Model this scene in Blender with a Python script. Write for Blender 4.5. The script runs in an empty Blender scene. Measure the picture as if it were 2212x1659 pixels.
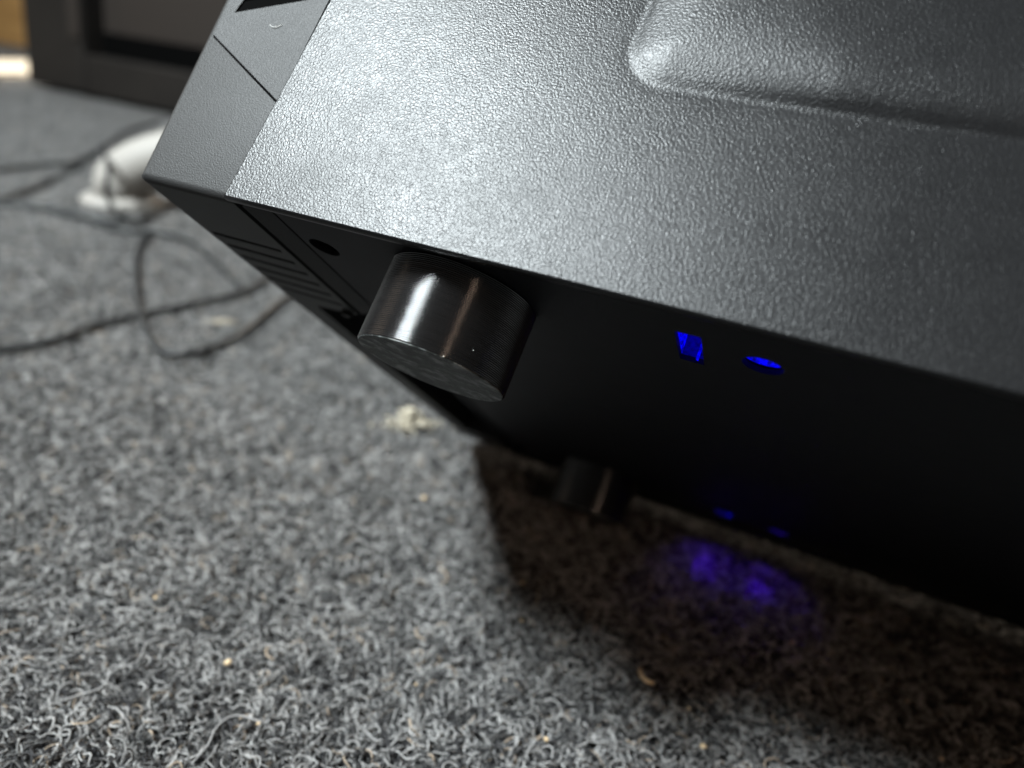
import bpy, bmesh, math, random
import numpy as np
from mathutils import Matrix, Vector

random.seed(7)
rng = np.random.default_rng(7)
S = bpy.context.scene
COL = S.collection

# ------------------------------------------------------------------ camera
# camera frame (image right, image down, forward); X/Y/Z are the axes of the tilted computer case
FPX = 1694.48
X = np.array([.89437196, .27454555, -.35244934])
Y = np.array([.26242129, .31479141, .91123402])
Z = np.array([.36249127, -.90774161, .20920624])
TH = math.radians(36.666)                       # the case is tipped back by this much
U = math.cos(TH)*Z - math.sin(TH)*Y             # up
H = math.cos(TH)*Y + math.sin(TH)*Z             # level, away
CAM_H = .162
CORNER = .16*np.array([(297-1106)/FPX, (382-829.5)/FPX, 1.0])
CORNER_W = Vector((float(CORNER@X), float(CORNER@H), float(CORNER@U)+CAM_H))

cam = bpy.data.cameras.new('camera')
co = bpy.data.objects.new('camera', cam); COL.objects.link(co); S.camera = co
m = Matrix.Identity(4)
for r, ax in enumerate((X, H, U)):
    m[r][0] = ax[0]; m[r][1] = -ax[1]; m[r][2] = -ax[2]
m[2][3] = CAM_H
co.matrix_world = m
cam.sensor_width = 36; cam.lens = 36*FPX/2212
cam.clip_start = .005; cam.clip_end = 50
cam.dof.use_dof = True; cam.dof.focus_distance = .147; cam.dof.aperture_fstop = 9.0

# ------------------------------------------------------------------ light
W = bpy.data.worlds.new('World'); S.world = W; W.use_nodes = True
W.node_tree.nodes['Background'].inputs[0].default_value = (1.0, .86, .74, 1)
W.node_tree.nodes['Background'].inputs[1].default_value = .03

def area(name, loc, target, sx, sy, power, color):
    l = bpy.data.lights.new(name, 'AREA'); l.shape = 'RECTANGLE'; l.size = sx; l.size_y = sy
    l.energy = power; l.color = color
    o = bpy.data.objects.new(name, l); COL.objects.link(o)
    o.location = loc
    d = Vector(target)-Vector(loc)
    o.rotation_euler = d.to_track_quat('-Z', 'Y').to_euler()
    return o
C0 = Vector((-.06, .2, .08))
def away(dx, dh, du, dist):
    v = Vector((dx, dh, du)).normalized()
    return C0 + v*dist
COOL = away(-.455, -.385, .785, 1.9)
area('ceiling_tube_light', COOL, C0, 0.75, .24, 122, (.885, .97, 1.0))
wl = bpy.data.lights.new('warm_spot_light', 'SPOT'); wl.energy = 60; wl.color = (1.0, .72, .53)  # added spot; narrow cone warms the feet, leaves carpet at right dark
wl.spot_size = math.radians(12); wl.spot_blend = 1.0; wl.shadow_soft_size = .25
wo = bpy.data.objects.new('warm_spot_light', wl); COL.objects.link(wo)
WT = Vector((-.115, .235, .02)); wo.location = WT + Vector((.60, -.60, .49)).normalized()*1.3
wo.rotation_euler = (WT-wo.location).to_track_quat('-Z', 'Y').to_euler()
area('warm_back_light', away(-.55, .75, .34, 2.2), C0, 1.2, .6, 60, (1.0, .84, .66))
area('warm_side_light', away(-.92, -.10, .33, 2.0), C0, .9, .8, 2.5, (1.0, .80, .62))

vs = S.view_settings
vs.view_transform = 'Standard'; vs.look = 'None'; vs.exposure = 0; vs.gamma = 1
S.render.engine = 'CYCLES'

# ------------------------------------------------------------------ helpers
def floor_pt(px, py, z=0.0):
    r = np.array([(px-1106)/FPX, (py-829.5)/FPX, 1.0])
    t = -(CAM_H-z)/(r@U); p = r*t
    return Vector((float(p@X), float(p@H), z))

def mat(name, base=(.1, .1, .1), rough=.5, spec=.5, metal=0.0):
    M = bpy.data.materials.new(name); M.use_nodes = True
    b = M.node_tree.nodes['Principled BSDF']
    b.inputs['Base Color'].default_value = (*base, 1)
    b.inputs['Roughness'].default_value = rough
    b.inputs['Specular IOR Level'].default_value = spec
    b.inputs['Metallic'].default_value = metal
    return M, M.node_tree, b
def nd(t, kind, **kw):
    n = t.nodes.new(kind)
    for k, v in kw.items():
        if k.startswith('i_'): n.inputs[k[2:].replace('_', ' ')].default_value = v
        else: setattr(n, k, v)
    return n
def coords(t):
    return nd(t, 'ShaderNodeTexCoord').outputs['Object']
def noise(t, vec, scale, detail=2, rough=.5):
    n = nd(t, 'ShaderNodeTexNoise'); n.inputs['Scale'].default_value = scale
    n.inputs['Detail'].default_value = detail; n.inputs['Roughness'].default_value = rough
    t.links.new(vec, n.inputs['Vector']); return n.outputs['Fac']
def ramp(t, fac, stops):
    r = nd(t, 'ShaderNodeValToRGB'); e = r.color_ramp.elements
    while len(e) < len(stops): e.new(.5)
    for el, (p, c) in zip(e, stops):
        el.position = p; el.color = (c, c, c, 1) if not isinstance(c, tuple) else (*c, 1)
    t.links.new(fac, r.inputs[0]); return r.outputs[0]
def math_n(t, op, a, b):
    n = nd(t, 'ShaderNodeMath', operation=op)
    for i, v in enumerate((a, b)):
        if isinstance(v, (int, float)): n.inputs[i].default_value = v
        else: t.links.new(v, n.inputs[i])
    return n.outputs[0]
def bump(t, b, hgt, strength, dist):
    n = nd(t, 'ShaderNodeBump'); n.inputs['Strength'].default_value = strength
    n.inputs['Distance'].default_value = dist
    t.links.new(hgt, n.inputs['Height']); t.links.new(n.outputs[0], b.inputs['Normal'])

MAT = {}
def grain_mat(name, base, rough, scale, strength, dist, spec=.5, smear=0.06):
    M, t, b = mat(name, base, rough, spec)
    v = coords(t)
    a = noise(t, v, scale, 3, .55)
    vo = nd(t, 'ShaderNodeTexVoronoi', feature='DISTANCE_TO_EDGE'); vo.inputs['Scale'].default_value = scale*.62
    # warp the cells so they read as a leather-like moulded grain
    wn = nd(t, 'ShaderNodeTexNoise'); wn.inputs['Scale'].default_value = scale*.5; t.links.new(v, wn.inputs['Vector'])
    mx = nd(t, 'ShaderNodeMix', data_type='VECTOR'); mx.inputs['Factor'].default_value = .0006*1500/scale
    t.links.new(v, mx.inputs[4]); t.links.new(wn.outputs['Color'], mx.inputs[5])
    t.links.new(mx.outputs[1], vo.inputs['Vector'])
    cell = math_n(t, 'MINIMUM', math_n(t, 'MULTIPLY', vo.outputs['Distance'], 3.2), .8)
    hgt = math_n(t, 'ADD', math_n(t, 'MULTIPLY', a, 1.0), math_n(t, 'MULTIPLY', cell, .45))
    bump(t, b, hgt, strength, dist)
    big = noise(t, v, 38, 4, .6)
    rr = math_n(t, 'ADD', rough-smear*.5, math_n(t, 'MULTIPLY', big, smear))
    fine = noise(t, v, 220, 3, .6)
    rr = math_n(t, 'ADD', rr, math_n(t, 'MULTIPLY', math_n(t, 'SUBTRACT', fine, .5), smear*.6))
    t.links.new(rr, b.inputs['Roughness'])
    MAT[name] = M
grain_mat('textured_black_panel', (.009, .009, .0095), .33, 2300, .50, .00012, .25, .15)
grain_mat('bezel_plastic', (.026, .026, .026), .50, 3000, .6, .00010, .22)
grain_mat('chassis_black', (.011, .011, .013), .6, 2600, .3, .00008, .22)
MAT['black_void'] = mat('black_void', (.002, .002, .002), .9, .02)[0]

def foot_mat():
    M, t, b = mat('printed_black', (.008, .0075, .0075), .17, 1.0)
    v = coords(t)
    n = noise(t, v, 900, 3, .6)
    b.inputs['IOR'].default_value = 1.55
    bump(t, b, n, .10, .0001)
    MAT['printed_black'] = M
foot_mat()
def pad_mat():
    M, t, b = mat('foot_pad_plastic', (.03, .03, .03), .5, .12)
    v = coords(t)
    n = noise(t, v, 260, 4, .62)
    c = ramp(t, n, [(.36, (.012, .014, .014)), (.50, (.07, .078, .075)), (.66, (.30, .31, .30))])
    t.links.new(c, b.inputs['Base Color'])
    w = nd(t, 'ShaderNodeTexWave'); w.inputs['Scale'].default_value = 420; w.inputs['Distortion'].default_value = 1.5
    t.links.new(v, w.inputs['Vector'])
    bump(t, b, math_n(t, 'ADD', math_n(t, 'MULTIPLY', w.outputs['Fac'], .25), n), 1.0, .0009)
    t.links.new(math_n(t, 'ADD', math_n(t, 'MULTIPLY', n, .5), .15), b.inputs['Roughness'])
    MAT['foot_pad_plastic'] = M
pad_mat()
def emit(name, col, st):
    M = bpy.data.materials.new(name); M.use_nodes = True; t = M.node_tree
    b = t.nodes['Principled BSDF']; b.inputs['Base Color'].default_value = (.0, .0, .05, 1)
    b.inputs['Emission Color'].default_value = (*col, 1)
    f = ramp(t, noise(t, coords(t), 1100, 3, .6), [(.36, .12), (.62, 1.25)])
    t.links.new(math_n(t, 'MULTIPLY', f, st), b.inputs['Emission Strength'])
    MAT[name] = M
emit('blue_led_bright', (.0, .0, 1.0), .95)
emit('blue_led_dim', (.0, .0, 1.0), .13)
emit('blue_led_source', (.02, .0, 1.0), 2.0)

def link(name, me, material=None, parent=None):
    o = bpy.data.objects.new(name, me); COL.objects.link(o)
    if material: me.materials.append(MAT[material])
    if parent: o.parent = parent
    return o
def from_bm(name, bm, material, parent=None, smooth=False):
    me = bpy.data.meshes.new(name); bm.normal_update(); bm.to_mesh(me); bm.free()
    if smooth:
        me.shade_smooth()
    return link(name, me, material, parent)
def box_bm(bm, x0, x1, y0, y1, z0, z1):
    vs_ = [bm.verts.new(p) for p in ((x0,y0,z0),(x1,y0,z0),(x1,y1,z0),(x0,y1,z0),(x0,y0,z1),(x1,y0,z1),(x1,y1,z1),(x0,y1,z1))]
    for f in ((3,2,1,0),(4,5,6,7),(0,1,5,4),(1,2,6,5),(2,3,7,6),(3,0,4,7)):
        bm.faces.new([vs_[i] for i in f])
def box(name, x0, x1, y0, y1, z0, z1, material, parent=None, bev=0.0, seg=2):
    bm = bmesh.new(); box_bm(bm, x0, x1, y0, y1, z0, z1)
    if bev: bmesh.ops.bevel(bm, geom=bm.edges[:], offset=bev, segments=seg, profile=.5, affect='EDGES')
    return from_bm(name, bm, material, parent)
def plate(name, outer, holes, mapf, thick, material, parent, bev=0.0):
    """flat plate with holes; loops are 2-D, mapf(u, v, w) puts them in 3-D, w in 0..thick"""
    bm = bmesh.new(); edges = []; loops = []
    for lp in [outer]+holes:
        vv = [bm.verts.new((u, v, 0)) for u, v in lp]
        ee = [bm.edges.new((vv[i], vv[(i+1) % len(vv)])) for i in range(len(vv))]
        edges += ee; loops.append(vv)
    bmesh.ops.triangle_fill(bm, edges=edges, use_beauty=True)
    fs = bm.faces[:]
    r = bmesh.ops.extrude_face_region(bm, geom=fs)
    for g in r['geom']:
        if isinstance(g, bmesh.types.BMVert): g.co.z = 1.0
    bmesh.ops.recalc_face_normals(bm, faces=bm.faces[:])
    for v in bm.verts: v.co = mapf(v.co.x, v.co.y, v.co.z*thick)
    bmesh.ops.recalc_face_normals(bm, faces=bm.faces[:])
    if bev:
        es = [e for e in bm.edges if len(e.link_faces) == 2 and e.calc_face_angle(0) > .8]
        bmesh.ops.bevel(bm, geom=es, offset=bev, segments=2, profile=.5, affect='EDGES', clamp_overlap=True)
    return from_bm(name, bm, material, parent)
def rect(x0, x1, y0, y1): return [(x0, y0), (x1, y0), (x1, y1), (x0, y1)]
def circ(cx, cy, r, n=28): return [(cx+r*math.cos(2*math.pi*i/n), cy+r*math.sin(2*math.pi*i/n)) for i in range(n)]
def tag(o, label, cat, group=None, kind=None):
    if label: o['label'] = label
    if cat: o['category'] = cat
    if group: o['group'] = group
    if kind: o['kind'] = kind
    return o
def tube(name, pts, rad, material, parent=None, sides=8, sub=6, taper=None):
    """smooth tube through points (Catmull-Rom)"""
    P = [Vector(p) for p in pts]; P = [P[0]*2-P[1]]+P+[P[-1]*2-P[-2]]
    path = []
    for i in range(1, len(P)-2):
        for k in range(sub):
            t = k/sub; a, b, c, d = P[i-1:i+3]
            path.append(.5*((2*b)+(c-a)*t+(2*a-5*b+4*c-d)*t*t+(3*b-a-3*c+d)*t**3))
    path.append(P[-2])
    vs_, fs = [], []; n = len(path); up = Vector((0, 0, 1))
    for i, p in enumerate(path):
        d = (path[min(i+1, n-1)]-path[max(i-1, 0)]).normalized()
        s = d.cross(up); s = s.normalized() if s.length > 1e-4 else Vector((1, 0, 0)); q = s.cross(d)
        r = rad if taper is None else rad*taper(i/(n-1))
        for k in range(sides):
            a = 2*math.pi*k/sides; vs_.append(p+(s*math.cos(a)+q*math.sin(a))*r)
    for i in range(n-1):
        for k in range(sides):
            fs.append((i*sides+k, i*sides+(k+1) % sides, (i+1)*sides+(k+1) % sides, (i+1)*sides+k))
    fs.append(tuple(range(sides))[::-1]); fs.append(tuple((n-1)*sides+k for k in range(sides)))
    me = bpy.data.meshes.new(name); me.from_pydata([tuple(v) for v in vs_], [], fs); me.shade_smooth()
    return link(name, me, material, parent)

# ------------------------------------------------------------------ carpet
def carpet_mats():
    M, t, b = mat('carpet_backing', (.05, .05, .05), .95, .1)
    v = coords(t)
    c = ramp(t, noise(t, v, 600, 3), [(.3, (.010, .010, .010)), (.7, (.040, .040, .039))])
    t.links.new(c, b.inputs['Base Color']); MAT['carpet_backing'] = M
    M, t, b = mat('carpet_fibre', (.2, .2, .2), .75, .25)
    a = nd(t, 'ShaderNodeAttribute', attribute_name='tone')
    v = nd(t, 'ShaderNodeNewGeometry').outputs['Position']
    blot = ramp(t, noise(t, v, 26, 4, .6), [(.25, .72), (.75, 1.18)])
    mx = nd(t, 'ShaderNodeMix', data_type='RGBA', blend_type='MULTIPLY'); mx.inputs['Factor'].default_value = 1
    t.links.new(a.outputs['Color'], mx.inputs[6]); t.links.new(blot, mx.inputs[7])
    t.links.new(mx.outputs[2], b.inputs['Base Color'])
    MAT['carpet_fibre'] = M
carpet_mats()
bm = bmesh.new()
vv = [bm.verts.new(p) for p in ((-6, -1.5, 0), (2.5, -1.5, 0), (2.5, 6, 0), (-6, 6, 0))]; bm.faces.new(vv)
fl = from_bm('carpet_floor', bm, 'carpet_backing'); tag(fl, 'charcoal and grey curly pile carpet floor', 'floor', kind='structure')

TILE = .03
def pile_patch(name, count):
    V, F, T = [], [], []
    sides, nseg = 4, 11
    for _ in range(count):
        L = rng.uniform(.0045, .0125); r = rng.uniform(.00011, .00025)
        p = np.array([rng.uniform(-TILE/2, TILE/2), rng.uniform(-TILE/2, TILE/2), rng.uniform(.0002, .0011)])
        az = rng.uniform(0, 6.283); el = rng.uniform(.1, 1.0)
        k1 = rng.choice([-1, 1])*rng.uniform(100, 620); k2 = rng.uniform(-340, -60)
        st = L/nseg; path = [p.copy()]
        for i in range(nseg):
            d = np.array([math.cos(az)*math.cos(el), math.sin(az)*math.cos(el), math.sin(el)])
            p = p+d*st
            if p[2] < .0002: p[2] = .0002; el = abs(el)*.6
            if p[2] > .0036: el = min(el, -.2)
            az += k1*st+rng.normal(0, .22); el += k2*st*.55+rng.normal(0, .16)
            path.append(p.copy())
        q = rng.random()
        if q < .36: c = np.array([.32, .32, .32])*rng.uniform(.75, 1.25)
        elif q < .64: c = np.array([.125, .125, .125])*rng.uniform(.6, 1.4)
        elif q < .975: c = np.array([.027, .027, .029])*rng.uniform(.6, 1.6)
        else: c = np.array([.33, .27, .21])*rng.uniform(.7, 1.2)
        b0 = len(V)
        for i, pp in enumerate(path):
            d = path[min(i+1, nseg)]-path[max(i-1, 0)]; d = d/(np.linalg.norm(d)+1e-12)
            s = np.cross(d, [0, 0, 1.0]); ns = np.linalg.norm(s); s = s/ns if ns > 1e-4 else np.array([1., 0, 0])
            u = np.cross(s, d)
            for k in range(sides):
                a = math.pi*.5*k; V.append(pp+(s*math.cos(a)+u*math.sin(a))*r); T.append(c)
        for i in range(nseg):
            for k in range(sides):
                F.append((b0+i*sides+k, b0+i*sides+(k+1) % sides, b0+(i+1)*sides+(k+1) % sides, b0+(i+1)*sides+k))
    me = bpy.data.meshes.new(name); me.from_pydata([tuple(map(float, v)) for v in V], [], F)
    me.shade_smooth()
    at = me.attributes.new('tone', 'FLOAT_COLOR', 'POINT')
    arr = np.ones((len(V), 4), np.float32); arr[:, :3] = np.array(T)*np.array([1.02, 1.0, .975]); at.data.foreach_set('color', arr.ravel())
    me.materials.append(MAT['carpet_fibre'])
    return bpy.data.objects.new(name, me)
pc = bpy.data.collections.new('carpet_pile_patches')
NPATCH = 6
for i in range(NPATCH): pc.objects.link(pile_patch('pile_patch', 620))

pts, rots, idx = [], [], []
for ix in range(-90, 16):
    for iy in range(-3, 66):
        x, y = (ix+.5)*TILE, (iy+.5)*TILE
        v = Vector((x, y, -CAM_H)); cx = v.x*X[0]+v.y*H[0]+v.z*U[0]; cy = v.x*X[1]+v.y*H[1]+v.z*U[1]; cz = v.x*X[2]+v.y*H[2]+v.z*U[2]
        if cz < .06: continue
        if abs(cx/cz) > .653+.08/cz or abs(cy/cz) > .49+.08/cz: continue
        pts.append((x, y, 0)); rots.append(random.randrange(4)*math.pi/2); idx.append(random.randrange(NPATCH))
me = bpy.data.meshes.new('carpet_pile'); me.from_pydata(pts, [], [])
a = me.attributes.new('rotz', 'FLOAT', 'POINT'); a.data.foreach_set('value', rots)
a = me.attributes.new('patch', 'INT', 'POINT'); a.data.foreach_set('value', idx)
pile = link('carpet_pile', me)
tag(pile, 'curly grey and charcoal carpet fibres covering the floor', 'carpet pile', kind='stuff')
ng = bpy.data.node_groups.new('carpet_pile_nodes', 'GeometryNodeTree')
ng.interface.new_socket('Geometry', in_out='INPUT', socket_type='NodeSocketGeometry')
ng.interface.new_socket('Geometry', in_out='OUTPUT', socket_type='NodeSocketGeometry')
gi = ng.nodes.new('NodeGroupInput'); go = ng.nodes.new('NodeGroupOutput')
iop = ng.nodes.new('GeometryNodeInstanceOnPoints'); ci = ng.nodes.new('GeometryNodeCollectionInfo')
ci.inputs['Collection'].default_value = pc; ci.inputs['Separate Children'].default_value = True; ci.inputs['Reset Children'].default_value = True
na = ng.nodes.new('GeometryNodeInputNamedAttribute'); na.data_type = 'FLOAT'; na.inputs['Name'].default_value = 'rotz'
nb = ng.nodes.new('GeometryNodeInputNamedAttribute'); nb.data_type = 'INT'; nb.inputs['Name'].default_value = 'patch'
cx = ng.nodes.new('ShaderNodeCombineXYZ')
L_ = ng.links.new
L_(gi.outputs[0], iop.inputs['Points']); L_(ci.outputs[0], iop.inputs['Instance'])
iop.inputs['Pick Instance'].default_value = True
L_(nb.outputs[0], iop.inputs['Instance Index']); L_(na.outputs[0], cx.inputs['Z']); L_(cx.outputs[0], iop.inputs['Rotation'])
L_(iop.outputs[0], go.inputs[0])
pile.modifiers.new('pile', 'NODES').node_group = ng

# ------------------------------------------------------------------ the computer case
CW, CL, CH = .205, .43, .42          # width, length, height in metres
PX0 = .0252                          # where the steel side panel starts behind the plastic front
case = bpy.data.objects.new('computer_case', None); COL.objects.link(case)
case.location = CORNER_W; case.rotation_euler = (-TH, 0, 0)
tag(case, 'black computer tower tipped back so its underside, feet and blue lights show', 'computer case')

# side panel: grained sheet with a raised, round-cornered field
def side_panel(y_out, sgn, name):
    def lines(a, b, fa, fb, step, coarse):
        L = list(np.arange(a, fa, coarse))+list(np.arange(fa, fb, step))+list(np.arange(fb, b, coarse))+[b]
        return sorted(set(round(float(v), 6) for v in L))
    xs = lines(PX0, CL, .085, .175, .0008, .006); zs = lines(0.0, CH-.004, .034, .085, .0008, .006)
    ex0, ex1, ez0, ez1, er = .0905, .395, .0383, .375, .0085
    def hgt(x, z):
        cx_, cz_ = (ex0+ex1)/2, (ez0+ez1)/2
        qx = abs(x-cx_)-((ex1-ex0)/2-er); qz = abs(z-cz_)-((ez1-ez0)/2-er)
        d = -(math.hypot(max(qx, 0), max(qz, 0))+min(max(qx, qz), 0)-er)
        if d <= 0: return -.00012*math.exp(d/.0012)
        # long sides rise quickly, the corner shoulder is broad
        corner = max(0.0, 1-math.hypot(x-ex0, z-ez0)/.035)
        w = .0042+.0070*corner; Hh = .0026
        return -.00012*math.exp(-d/.0008)+Hh*(1-math.exp(-d/w))
    V = []; F = []; nx, nz = len(xs), len(zs)
    for z in zs:
        for x in xs: V.append((x, y_out-sgn*hgt(x, z)+sgn*.046*(min(z, .08)-min(z, .08)**2/.16), z))   # sheet bows back a little
    for j in range(nz-1):
        for i in range(nx-1):
            q = (j*nx+i, j*nx+i+1, (j+1)*nx+i+1, (j+1)*nx+i)
            F.append(q if sgn > 0 else q[::-1])
    # folded return edge all round: rounded lip then 9 mm flange
    prof = [(.00025, .00008), (.00045, .0003), (.0005, .0007), (.0004, .0011)]
    ring = [i for i in range(nx)]+[j*nx+nx-1 for j in range(1, nz)]+[(nz-1)*nx+i for i in range(nx-2, -1, -1)]+[j*nx for j in range(nz-2, 0, -1)]
    n = len(ring); prev = []
    for k in ring: V.append(V[k]); prev.append(len(V)-1)
    for out, dep in prof:
        cur = []
        for k in ring:
            x, y, z = V[k]; dx = -1 if x == xs[0] else (1 if x == xs[-1] else 0); dz = -1 if z == zs[0] else (1 if z == zs[-1] else 0)
            V.append((x+dx*out, y+sgn*dep*1.6, z+dz*out)); cur.append(len(V)-1)
        for k in range(n):
            q = (prev[(k+1) % n], prev[k], cur[k], cur[(k+1) % n]); F.append(q if sgn > 0 else q[::-1])
        prev = cur
    inner = []
    for k in ring:
        x, y, z = V[k]; V.append((min(max(x, xs[0]+.001), xs[-1]-.001), y+sgn*.0019, min(max(z, zs[0]+.0010), zs[-1]-.001))); inner.append(len(V)-1)
    for k in range(n):
        q = (prev[(k+1) % n], prev[k], inner[k], inner[(k+1) % n]); F.append(q if sgn > 0 else q[::-1])
    me = bpy.data.meshes.new(name); me.from_pydata(V, [], F); me.shade_smooth()
    return link(name, me, 'textured_black_panel', case)
sp = side_panel(-.0022, 1, 'side_panel'); sp['label'] = 'grained black side panel with a raised round-cornered field'
side_panel(CW+.0022, -1, 'side_panel')

# underside plate with light openings and a screw hole
ZB = .0012
BX0 = .0325
near_sq = rect(.1120, .1165, .0115, .0248); near_ci = circ(.1268, .0172, .0035)
far_sq = rect(.1145, .1205, .1830, .1920); far_ci = circ(.1375, .1865, .0036)
hole = circ(.0372, .0158, .0034)
plate('bottom_plate', [(BX0, .0012), (CL-.002, .0012), (CL-.002, CW-.0012), (BX0, CW-.0012)],
      [near_sq, near_ci, far_sq, far_ci, hole], lambda u, v, w: Vector((u, v, ZB+w)), .0010, 'chassis_black', case)
box('rear_panel', CL-.0022, CL-.0010, .0005, CW-.0005, ZB, CH-.006, 'chassis_black', case)
box('top_plate', PX0+.001, CL-.0025, .0005, CW-.0005, CH-.0065, CH-.0055, 'chassis_black', case)
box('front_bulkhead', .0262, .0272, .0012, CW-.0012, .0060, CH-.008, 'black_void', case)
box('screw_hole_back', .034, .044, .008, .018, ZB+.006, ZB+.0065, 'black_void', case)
# sloping flange between front and underside
def strip(name, pr, y0, y1, material):
    bm = bmesh.new(); a = [bm.verts.new((x, y0, z)) for x, z in pr]; b = [bm.verts.new((x, y1, z)) for x, z in pr]
    n = len(pr)
    for i in range(n): bm.faces.new((a[i], a[(i+1) % n], b[(i+1) % n], b[i]))
    bm.faces.new(a[::-1]); bm.faces.new(b); bmesh.ops.recalc_face_normals(bm, faces=bm.faces[:])
    return from_bm(name, bm, material, case)
strip('flange', [(.0257, .0004), (.0294, .0022), (.0294, .0042), (.0257, .0042)], .0025, .0560, 'bezel_plastic')
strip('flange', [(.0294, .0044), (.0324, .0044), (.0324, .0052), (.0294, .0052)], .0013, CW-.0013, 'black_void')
strip('flange', [(.0257, .0016), (.0290, .0030), (.0290, .0042), (.0257, .0042)], .0565, CW-.003, 'chassis_black')

# light guides: glowing collars set above the openings, with the lamp inside
def guide_box(x0, x1, y0, y1):
    z0, z1 = ZB+.00102, ZB+.0050; t = .0004
    p = box('light_guide', x0-t, x0, y0, y1, z0, z1, 'blue_led_bright', case)
    box('collar_side', x1, x1+t, y0, y1, z0, z1, 'blue_led_bright', p)
    box('collar_side', x0-t, x1+t, y0-t, y0, z0, z1, 'blue_led_dim', p)
    box('collar_side', x0-t, x1+t, y1, y1+t, z0, z1, 'blue_led_dim', p)
    box('collar_bar', x1-.0016, x1-.0012, y1-.0012, y1-.0001, z0-.0006, z1-.0002, 'blue_led_bright', p)
    box('lamp', x0, x1, y0, y1, z1, z1+.0005, 'blue_led_source', p)
def guide_ring(cx_, cy_, r):
    z0, z1 = ZB+.0016, ZB+.0050; n = 28
    bm = bmesh.new(); R0 = [[bm.verts.new((cx_+q*math.cos(2*math.pi*i/n), cy_+q*math.sin(2*math.pi*i/n), z)) for i in range(n)] for q, z in ((r, z0), (r, z1), (r+.0005, z1), (r+.0005, z0))]
    for a in range(4):
        for i in range(n): bm.faces.new((R0[a][i], R0[a][(i+1) % n], R0[(a+1) % 4][(i+1) % n], R0[(a+1) % 4][i]))
    bmesh.ops.recalc_face_normals(bm, faces=bm.faces[:])
    p = from_bm('light_guide', bm, 'blue_led_bright', case, True)
    bm = bmesh.new(); bmesh.ops.create_circle(bm, cap_ends=True, radius=r, segments=n)
    for v in bm.verts: v.co = Vector((cx_+v.co.x, cy_+v.co.y, z1-.0001))
    from_bm('lamp', bm, 'blue_led_source', p)
guide_box(.1120, .1165, .0115, .0248); guide_ring(.1268, .0172, .0035)
guide_box(.1145, .1205, .1830, .1920); guide_ring(.1375, .1865, .0036)
for lx_, ly_, pw, cone in ((.1142, .0180, .012, 50), (.1268, .0172, .012, 50), (.1175, .1875, .024, 32), (.1375, .1865, .024, 32), (.1175, .1875, .004, 110), (.1375, .1865, .004, 110)):
    l = bpy.data.lights.new('indicator_lamp', 'SPOT'); l.energy = pw*4.5; l.color = (.08, .0, 1.0)
    l.spot_size = math.radians(cone); l.spot_blend = 1.0; l.shadow_soft_size = .001
    o = bpy.data.objects.new('indicator_lamp', l); COL.objects.link(o); o.parent = case; o.location = (lx_, ly_, ZB+.0045)

# printed feet: stacked layer lines, separate end pad
def make_foot():
    r, z_top, z_end, pitch, seg = .0150, ZB-.0001, -.0158, .00036, 112
    V, F = [], []; rows = []
    z = z_top
    rows.append((r-.00025, z))
    nl = int((z_top-z_end)/pitch); q = (z_top-z_end)/nl
    for i in range(nl):
        j = rng.normal(0, .000012)
        for fr, off in ((.04, -.00013), (.22, -.00002), (.5, .00004), (.78, -.00002), (.96, -.00013)):
            rows.append((r+off+j, z-q*fr))
        z -= q
    rows.append((r-.0001, z_end))
    ph = rng.uniform(0, 6.28, 6); wob = 0.0
    for rr, zz in rows:
        wob = .92*wob+rng.normal(0, .25)
        for k in range(seg):
            a = 2*math.pi*k/seg
            ra = rr if rr < .0149 else rr+.000016*math.sin(7*a+ph[0]+wob)+.000010*math.sin(17*a+ph[1]-1.7*wob)
            V.append((ra*math.cos(a), ra*math.sin(a), zz))
    for i in range(len(rows)-1):
        for k in range(seg):
            F.append((i*seg+(k+1) % seg, i*seg+k, (i+1)*seg+k, (i+1)*seg+(k+1) % seg))
    F.append(tuple(k for k in range(seg))); F.append(tuple((len(rows)-1)*seg+k for k in range(seg))[::-1])
    me = bpy.data.meshes.new('foot'); me.from_pydata(V, [], F); me.shade_smooth(); me.materials.append(MAT['printed_black'])
    bm = bmesh.new(); n = 64
    rings = [(.0144, -.01581), (.01475, -.01584), (.01475, -.01600), (.0147, -.01605), (.0145, -.01607)]
    vr = [[bm.verts.new((q_*math.cos(2*math.pi*i/n), q_*math.sin(2*math.pi*i/n), z_)) for i in range(n)] for q_, z_ in rings]
    for a in range(len(vr)-1):
        for i in range(n): bm.faces.new((vr[a][(i+1) % n], vr[a][i], vr[a+1][i], vr[a+1][(i+1) % n]))
    bm.faces.new(vr[0]); bm.faces.new(vr[-1][::-1])
    bmesh.ops.recalc_face_normals(bm, faces=bm.faces[:])
    mp = bpy.data.meshes.new('foot_pad'); bm.to_mesh(mp); bm.free(); mp.materials.append(MAT['foot_pad_plastic'])
    return me, mp
fm, fp = make_foot()
for fx, fy in ((.069, .0190), (.069, CW-.0190), (CL-.05, .0190), (CL-.05, CW-.0190)):
    o = bpy.data.objects.new('foot', fm); COL.objects.link(o); o.parent = case; o.location = (fx, fy, 0); o.rotation_euler.z = rng.uniform(0, 6)
    p = bpy.data.objects.new('foot_pad', fp); COL.objects.link(p); p.parent = o

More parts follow.
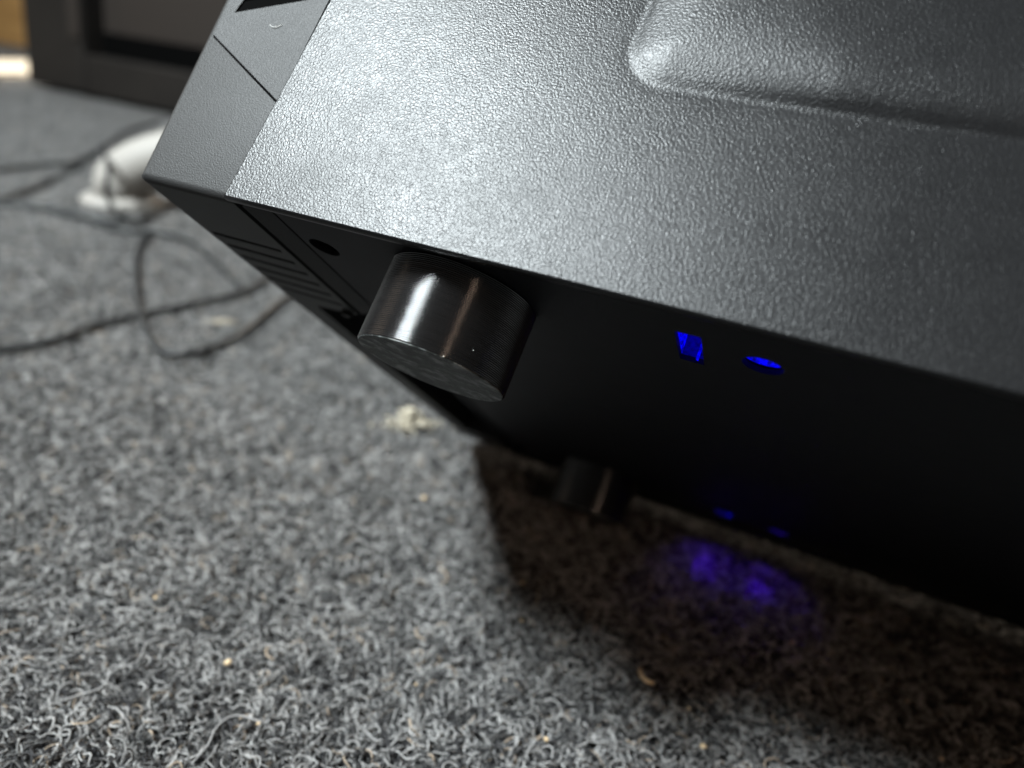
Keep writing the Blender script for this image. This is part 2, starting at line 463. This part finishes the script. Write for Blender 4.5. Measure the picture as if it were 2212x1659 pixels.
# plastic front: shell with vents along its lower face, pull cut-out, slotted insert
bez = bpy.data.objects.new('front_bezel', None); COL.objects.link(bez); bez.parent = case
BT = .0022; YN = 0.0; XE = PX0-.0004
def bezel_body():
    """rounded U-shaped shell (front + two sides), open towards the chassis, swept up the height"""
    rr = .0016
    def arc(cx_, cy_, a0, a1, n=5): return [(cx_+rr*math.cos(a0+(a1-a0)*i/n), cy_+rr*math.sin(a0+(a1-a0)*i/n)) for i in range(n+1)]
    outer = [(XE, YN)]+[p for p in arc(rr, YN+rr, -math.pi/2, -math.pi, 5)]+[p for p in arc(rr, CW-rr, math.pi, math.pi/2, 5)]+[(XE, CW)]
    bm = bmesh.new(); rows = []
    levels = [(.0016, .0)]
    for k in range(1, 6):
        a = math.pi/2*k/5; levels.append((.0016*(1-math.sin(a)), .0016*(1-math.cos(a))))
    levels += [(0, .02), (0, .05), (0, .12), (0, CH-.004), (.0016, CH-.0024)]
    for inset, z in levels:
        row = []
        for x, y in outer:
            yy = min(max(y, YN+inset), CW-inset); row.append(bm.verts.new((max(x, inset)-(.056*min(z, .1) if x < .01 else 0), yy, z)))
        rows.append(row)
    for a in range(len(rows)-1):
        for i in range(len(outer)-1): bm.faces.new((rows[a][i+1], rows[a][i], rows[a+1][i], rows[a+1][i+1]))
    bm.faces.new(rows[-1])
    bmesh.ops.recalc_face_normals(bm, faces=bm.faces[:])
    return from_bm('bezel_shell', bm, 'bezel_plastic', bez, True)
bezel_body()
vents = [rect(.0028, .0225, .0212+i*.0058, .0212+i*.0058+.0014) for i in range(6)]
plate('bezel_underside', [(.0016, .0016), (XE, .0016), (XE, .0560), (.0098, .0590), (.0098, .1850), (XE, .1850), (XE, CW-.0016), (.0016, CW-.0016)],
      vents, lambda u, v, w: Vector((u, v, w)), .0020, 'bezel_plastic', bez)
box('cutout_wall', .0098-.0012, .0098, .0590, .1850, .0021, .030, 'bezel_plastic', bez)
box('cutout_wall', .0098, XE, .0560, .0575, .0021, .030, 'bezel_plastic', bez)
box('cutout_wall', .0098, XE, .1850, .1865, .0021, .030, 'bezel_plastic', bez)
box('tab', .0205, .0232, .0545, .0563, -.0014, .0010, 'bezel_plastic', bez, .0004)
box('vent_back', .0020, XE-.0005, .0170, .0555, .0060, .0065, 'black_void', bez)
# insert plate on the near side: diagonal lower edge, slanted slot
def yplane(y0): return lambda u, v, w: Vector((u, y0-w, v))
fx_ = lambda z: .0002-.056*(min(z, .1)-.0347)
ins = [(fx_(.036)+.0003, .0353), (XE-.0003, .0226), (XE-.0003, .30), (fx_(.1)+.0003, .30), (fx_(.1)+.0003, .1)]
slot = [(.0028, .0413), (.0213, .0474), (.0222, .0510), (.0034, .0449)]
plate('slotted_insert', ins, [slot], yplane(-.0002), .00028, 'bezel_plastic', bez)
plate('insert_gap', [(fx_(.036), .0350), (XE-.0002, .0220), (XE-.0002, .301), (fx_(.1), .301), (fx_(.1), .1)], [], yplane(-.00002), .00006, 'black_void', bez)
plate('slot_back', [(.0025, .0410), (.0216, .0472), (.0225, .0513), (.0031, .0452)], [], yplane(-.00010), .00006, 'black_void', bez)  # thin black sheet stands in for the shaded inside of the slot

# ------------------------------------------------------------------ things on the carpet
MAT['cable_black'] = mat('cable_black', (.02, .021, .022), .5, .4)[0]
MAT['cord_grey'] = mat('cord_grey', (.16, .155, .15), .6, .4)[0]
def cable(label, px, rad, material='cable_black', z=.0060):
    pts_ = []
    for i, q in enumerate(px):
        zz = q[2] if len(q) > 2 else z
        pts_.append(floor_pt(q[0], q[1], zz))
    return tag(tube('cable', pts_, rad, material, sub=8), label, 'cable')
cable('black cable running straight out from under the tipped case front', [(-60, 768), (0, 757), (119, 734), (208, 701), (312, 677), (446, 650), (530, 628), (590, 590), (640, 560)], .0018)
cable('black cable bending back in a loop below the straight cable', [(680, 600), (610, 647), (560, 690), (506, 731), (446, 754), (387, 766), (345, 752), (316, 707), (300, 650), (296, 590), (300, 535), (330, 500)], .0017)
cable('dark cable draped over the white furniture leg', [(-60, 450), (0, 432), (70, 408), (170, 360), (222, 326, .03), (236, 360, .045), (232, 410, .03), (243, 447, .006), (262, 470)], .0022)
cable('dark cable curving round behind the white furniture leg', [(-60, 372), (0, 366), (90, 356), (160, 350), (222, 318), (275, 285), (340, 262)], .0022)
cable('long dark cable passing in front of the white furniture leg', [(-60, 425), (0, 437), (140, 455), (222, 486), (280, 499), (350, 503), (410, 520), (470, 570), (520, 620)], .0020)
cable('short dark cable curling round the foot of the white leg', [(380, 430), (345, 455), (312, 475), (240, 478), (165, 466), (120, 455)], .0020)

# white furniture leg with round foot
M, t, b = mat('white_plastic', (.29, .27, .245), .6, .5); MAT['white_plastic'] = M
lg = bpy.data.objects.new('furniture_leg', None); COL.objects.link(lg)
base = floor_pt(266, 446); lg.location = base
tag(lg, 'white curved furniture leg standing on a round foot among cables', 'furniture leg')
bm = bmesh.new(); n = 36
prof = [(.0, .0), (.030, .0), (.033, .002), (.033, .005), (.030, .008), (.024, .010), (.0, .014)]
vr = [[bm.verts.new((q*math.cos(2*math.pi*i/n), q*math.sin(2*math.pi*i/n), z+.001)) for i in range(n)] for q, z in prof[1:-1]]
for a in range(len(vr)-1):
    for i in range(n): bm.faces.new((vr[a][i], vr[a][(i+1) % n], vr[a+1][(i+1) % n], vr[a+1][i]))
bm.faces.new(vr[0][::-1]); bm.faces.new(vr[-1])
from_bm('foot', bm, 'white_plastic', lg, True)
tube('leg', [(0, 0, .010), (.002, .002, .024), (.022, .012, .040), (.06, .032, .058), (.11, .06, .084), (.18, .10, .12)], .0235, 'white_plastic', lg, sides=24, taper=lambda s: 1.0-.12*s)

# cabinet in the background
M, t, b = mat('cabinet_grey', (.03, .027, .025), .6, .25)
v = coords(t); c = ramp(t, noise(t, v, 9, 4), [(.3, (.0095, .0080, .0070)), (.7, (.014, .0118, .0102))]); t.links.new(c, b.inputs['Base Color'])
MAT['cabinet_grey'] = M
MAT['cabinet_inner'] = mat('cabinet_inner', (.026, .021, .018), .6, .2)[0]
cb = bpy.data.objects.new('cabinet', None); COL.objects.link(cb)
pl = floor_pt(150, 209); cb.location = (pl.x, pl.y, 0)
tag(cb, 'dark grey floor cabinet with recessed front panel on a short plinth', 'cabinet')
lx = -.105; w_ = .62; zb = .010; hh = .62; dp = .40; fw = .150
box('plinth', 0, w_-.18, .03, dp-.03, .0005, zb, 'black_void', cb)  # coloured black to stand for the shade under the cabinet
def cab_frame():
    x0, x1 = lx, lx+w_
    box('side', x0, x0+fw, 0, dp, zb, zb+hh, 'cabinet_grey', cb, .006)
    box('side', x1-fw, x1, 0, dp, zb, zb+hh, 'cabinet_grey', cb, .006)
    box('rail', x0+fw, x1-fw, .002, dp, zb, zb+.066, 'cabinet_grey', cb, .004)
    box('black_strip', x0+fw, x1-fw, .040, dp-.01, zb+.066, zb+.105, 'black_void', cb)  # black strip across the bottom of the recess
    box('lit_edge', x0+fw-.028, x0+fw-.002, -.004, .0, zb+.09, zb+hh-.1, 'cabinet_inner', cb, .001)  # lighter colour stands in for light caught on the recess edge
    box('rail', x0+fw, x1-fw, .002, dp, zb+hh-.1, zb+hh, 'cabinet_grey', cb, .004)
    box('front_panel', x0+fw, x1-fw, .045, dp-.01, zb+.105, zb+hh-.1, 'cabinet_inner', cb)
cab_frame()

# wooden furniture panel and pale strip at the far left
M, t, b = mat('orange_wood', (.55, .30, .11), .45, .4)
v = coords(t); mp = nd(t, 'ShaderNodeMapping'); mp.inputs['Scale'].default_value = (1, 1, 9); t.links.new(v, mp.inputs[0])
c = ramp(t, noise(t, mp.outputs[0], 6, 5), [(.3, (.46, .24, .08)), (.7, (.66, .37, .14))]); t.links.new(c, b.inputs['Base Color'])
MAT['orange_wood'] = M
wp = floor_pt(0, 98)
wd = box('wooden_board', wp.x-.9, wp.x+.55, wp.y+.05, wp.y+.08, .0, .75, 'orange_wood', None, .003)
tag(wd, 'orange wooden board standing behind the dark cabinet', 'board')
MAT['cream_strip'] = mat('cream_strip', (.80, .76, .66), .5, .4)[0]
q0, q1 = floor_pt(-160, 172, .012), floor_pt(85, 136, .012)
bm = bmesh.new()
s0, s1, s2, s3 = floor_pt(-200, 131, .012), floor_pt(100, 128, .012), floor_pt(100, 156, .012), floor_pt(-200, 157, .012)
lo = [bm.verts.new((p.x, p.y, .001)) for p in (s0, s1, s2, s3)]; hi = [bm.verts.new((p.x, p.y, .012)) for p in (s0, s1, s2, s3)]
bm.faces.new(hi); bm.faces.new(lo[::-1])
for i in range(4): bm.faces.new((lo[i], lo[(i+1) % 4], hi[(i+1) % 4], hi[i]))
bmesh.ops.recalc_face_normals(bm, faces=bm.faces[:])
tag(from_bm('floor_strip', bm, 'cream_strip'), 'pale cream strip lying on the carpet before the wooden board', 'strip')

# crumbs
M, t, b = mat('crumb_tan', (.55, .43, .29), .7, .3)
c = ramp(t, noise(t, coords(t), 700, 3), [(.3, (.50, .36, .20)), (.7, (.74, .58, .38))]); t.links.new(c, b.inputs['Base Color'])
MAT['crumb_tan'] = M
M, t, b = mat('lint_cream', (.52, .47, .37), .9, .2); MAT['lint_cream'] = M
MAT['lint_dull'] = mat('lint_dull', (.34, .30, .24), .9, .2)[0]
def lump(name, loc, rx, ry, rz, material, seed, sub=2):
    r_ = random.Random(seed)
    bm = bmesh.new(); bmesh.ops.create_icosphere(bm, subdivisions=sub, radius=1)
    for v in bm.verts:
        k = 1+r_.uniform(-.22, .22); v.co = Vector((v.co.x*rx*k, v.co.y*ry*k, v.co.z*rz*k))
    o = from_bm(name, bm, material, None, True); o.location = loc; o.rotation_euler.z = r_.uniform(0, 3)
    return o
def tuft(loc, rx, ry, seed, rz=.0008, mname='lint_cream'):
    r_ = random.Random(seed); bm = bmesh.new()
    for i in range(110):
        a = r_.uniform(0, 6.28); q = abs(r_.gauss(0, .5)); sz = r_.uniform(.0006, .0016)*(1.3-min(q, 1)*.6)
        mt = Matrix.Translation((rx*q*math.cos(a), ry*q*math.sin(a), r_.uniform(-.0008, rz)*(1.2-min(q, 1)))) @ Matrix.Rotation(r_.uniform(0, 6), 4, 'Z') @ Matrix.Diagonal((sz*2.0, sz*.7, sz*.6, 1))
        bmesh.ops.create_icosphere(bm, subdivisions=1, radius=1, matrix=mt)
    o = from_bm('lint_clump', bm, mname, None, True); o.location = loc; o.rotation_euler.z = .6
    return o
cr = floor_pt(1395, 1462, .0048)
cs = tube('crumb', [cr+Vector(p) for p in ((-.0022, .0026, .0), (-.0020, .0008, .0004), (-.0006, -.0012, .0004), (.0012, -.0018, .0003), (.0028, -.0012, 0))], .00068, 'crumb_tan', sides=10, taper=lambda s: .65+.9*s*(1.25-s))
tag(cs, 'curved tan crumb like a tiny cashew on the carpet in the shadow edge', 'crumb')
for i, (px, py, s) in enumerate(((917, 1075, .0012), (1130, 1258, .0007), (1181, 1597, .0008), (1520, 1612, .0010), (1489, 1530, .0006), (495, 1430, .0012), (338, 1290, .0007), (900, 1478, .0005), (1205, 985, .0010), (2035, 1640, .0007), (1128, 1340, .0006), (560, 1562, .0006), (1712, 1388, .0008), (1262, 1118, .0006), (1960, 1515, .0006))):
    o = lump('crumb', floor_pt(px, py, .0040), s, s*.75, s*.6, 'crumb_tan', 100+i, 1)
    own = {(917, 1075): 'round tan crumb on lit carpet between the cream lint clump and the shadow edge',
           (1205, 985): 'tan crumb in the shade just in front of the foot resting on the carpet',
           (1712, 1388): 'tan crumb in deep shade past the blue glow on the carpet',
           (1130, 1258): 'tan crumb at the edge of the case shadow',
           (1960, 1515): 'lone tan crumb in the darkest part of the case shadow'}.get((px, py))
    tag(o, own or 'small tan crumb caught in the carpet pile', 'crumb', None if own else 'small tan crumbs in the carpet')
o = tuft(floor_pt(885, 918, .0044), .0150, .0110, 5, .0070)
tag(o, 'pale cream clump of lint on the carpet beside the case underside', 'lint')
o = tuft(floor_pt(482, 695, .0036), .0075, .0032, 9, .0008, 'lint_dull')
tag(o, 'pale cream scrap inside the loop of black cable', 'lint')

# loose threads lying on the pile
M, t, b = mat('thread_grey', (.30, .295, .29), .8, .2); MAT['thread_grey'] = M
def thread(label, px, rad):
    tag(tube('loose_thread', [floor_pt(x, y, .0042) for x, y in px], rad, 'thread_grey', sides=6, sub=6), label, 'thread')
thread('long loose grey thread lying in a kinked line on the carpet', [(88, 1530), (150, 1508), (222, 1484), (243, 1451), (299, 1427), (319, 1389), (351, 1378)], .0002)
thread('loose grey thread with a hooked end lying on the carpet', [(415, 1650), (450, 1610), (470, 1570), (510, 1545), (570, 1560)], .00022)

# dust caught on the case
MAT['dust_white'] = mat('dust_white', (.7, .69, .66), .8, .2)[0]
def on_case(x, y, z): return CORNER_W + Matrix.Rotation(-TH, 3, 'X') @ Vector((x, y, z))
def foot_rim(ang, z): return on_case(.069+.0151*math.sin(ang), .0190-.0151*math.cos(ang), z)
for lab, p, r_ in (('white dust speck on the lower rim of the ribbed foot', foot_rim(.55, -.0158), .00012),
                   ('tiny white dust speck on the dark side of the ribbed foot', foot_rim(.85, -.0125), .00009)):
    tag(lump('dust_speck', p, r_, r_, r_*1.3, 'dust_white', 3, 1), lab, 'dust')
tag(tube('dust_fibre', [on_case(.0135, -.0006, .0395), on_case(.0145, -.0007, .0390), on_case(.0156, -.0007, .0392), on_case(.0165, -.0006, .0400)], .00006, 'dust_white', sides=5, sub=4), 'curved pale fibre stuck on the slotted plastic front', 'fibre')
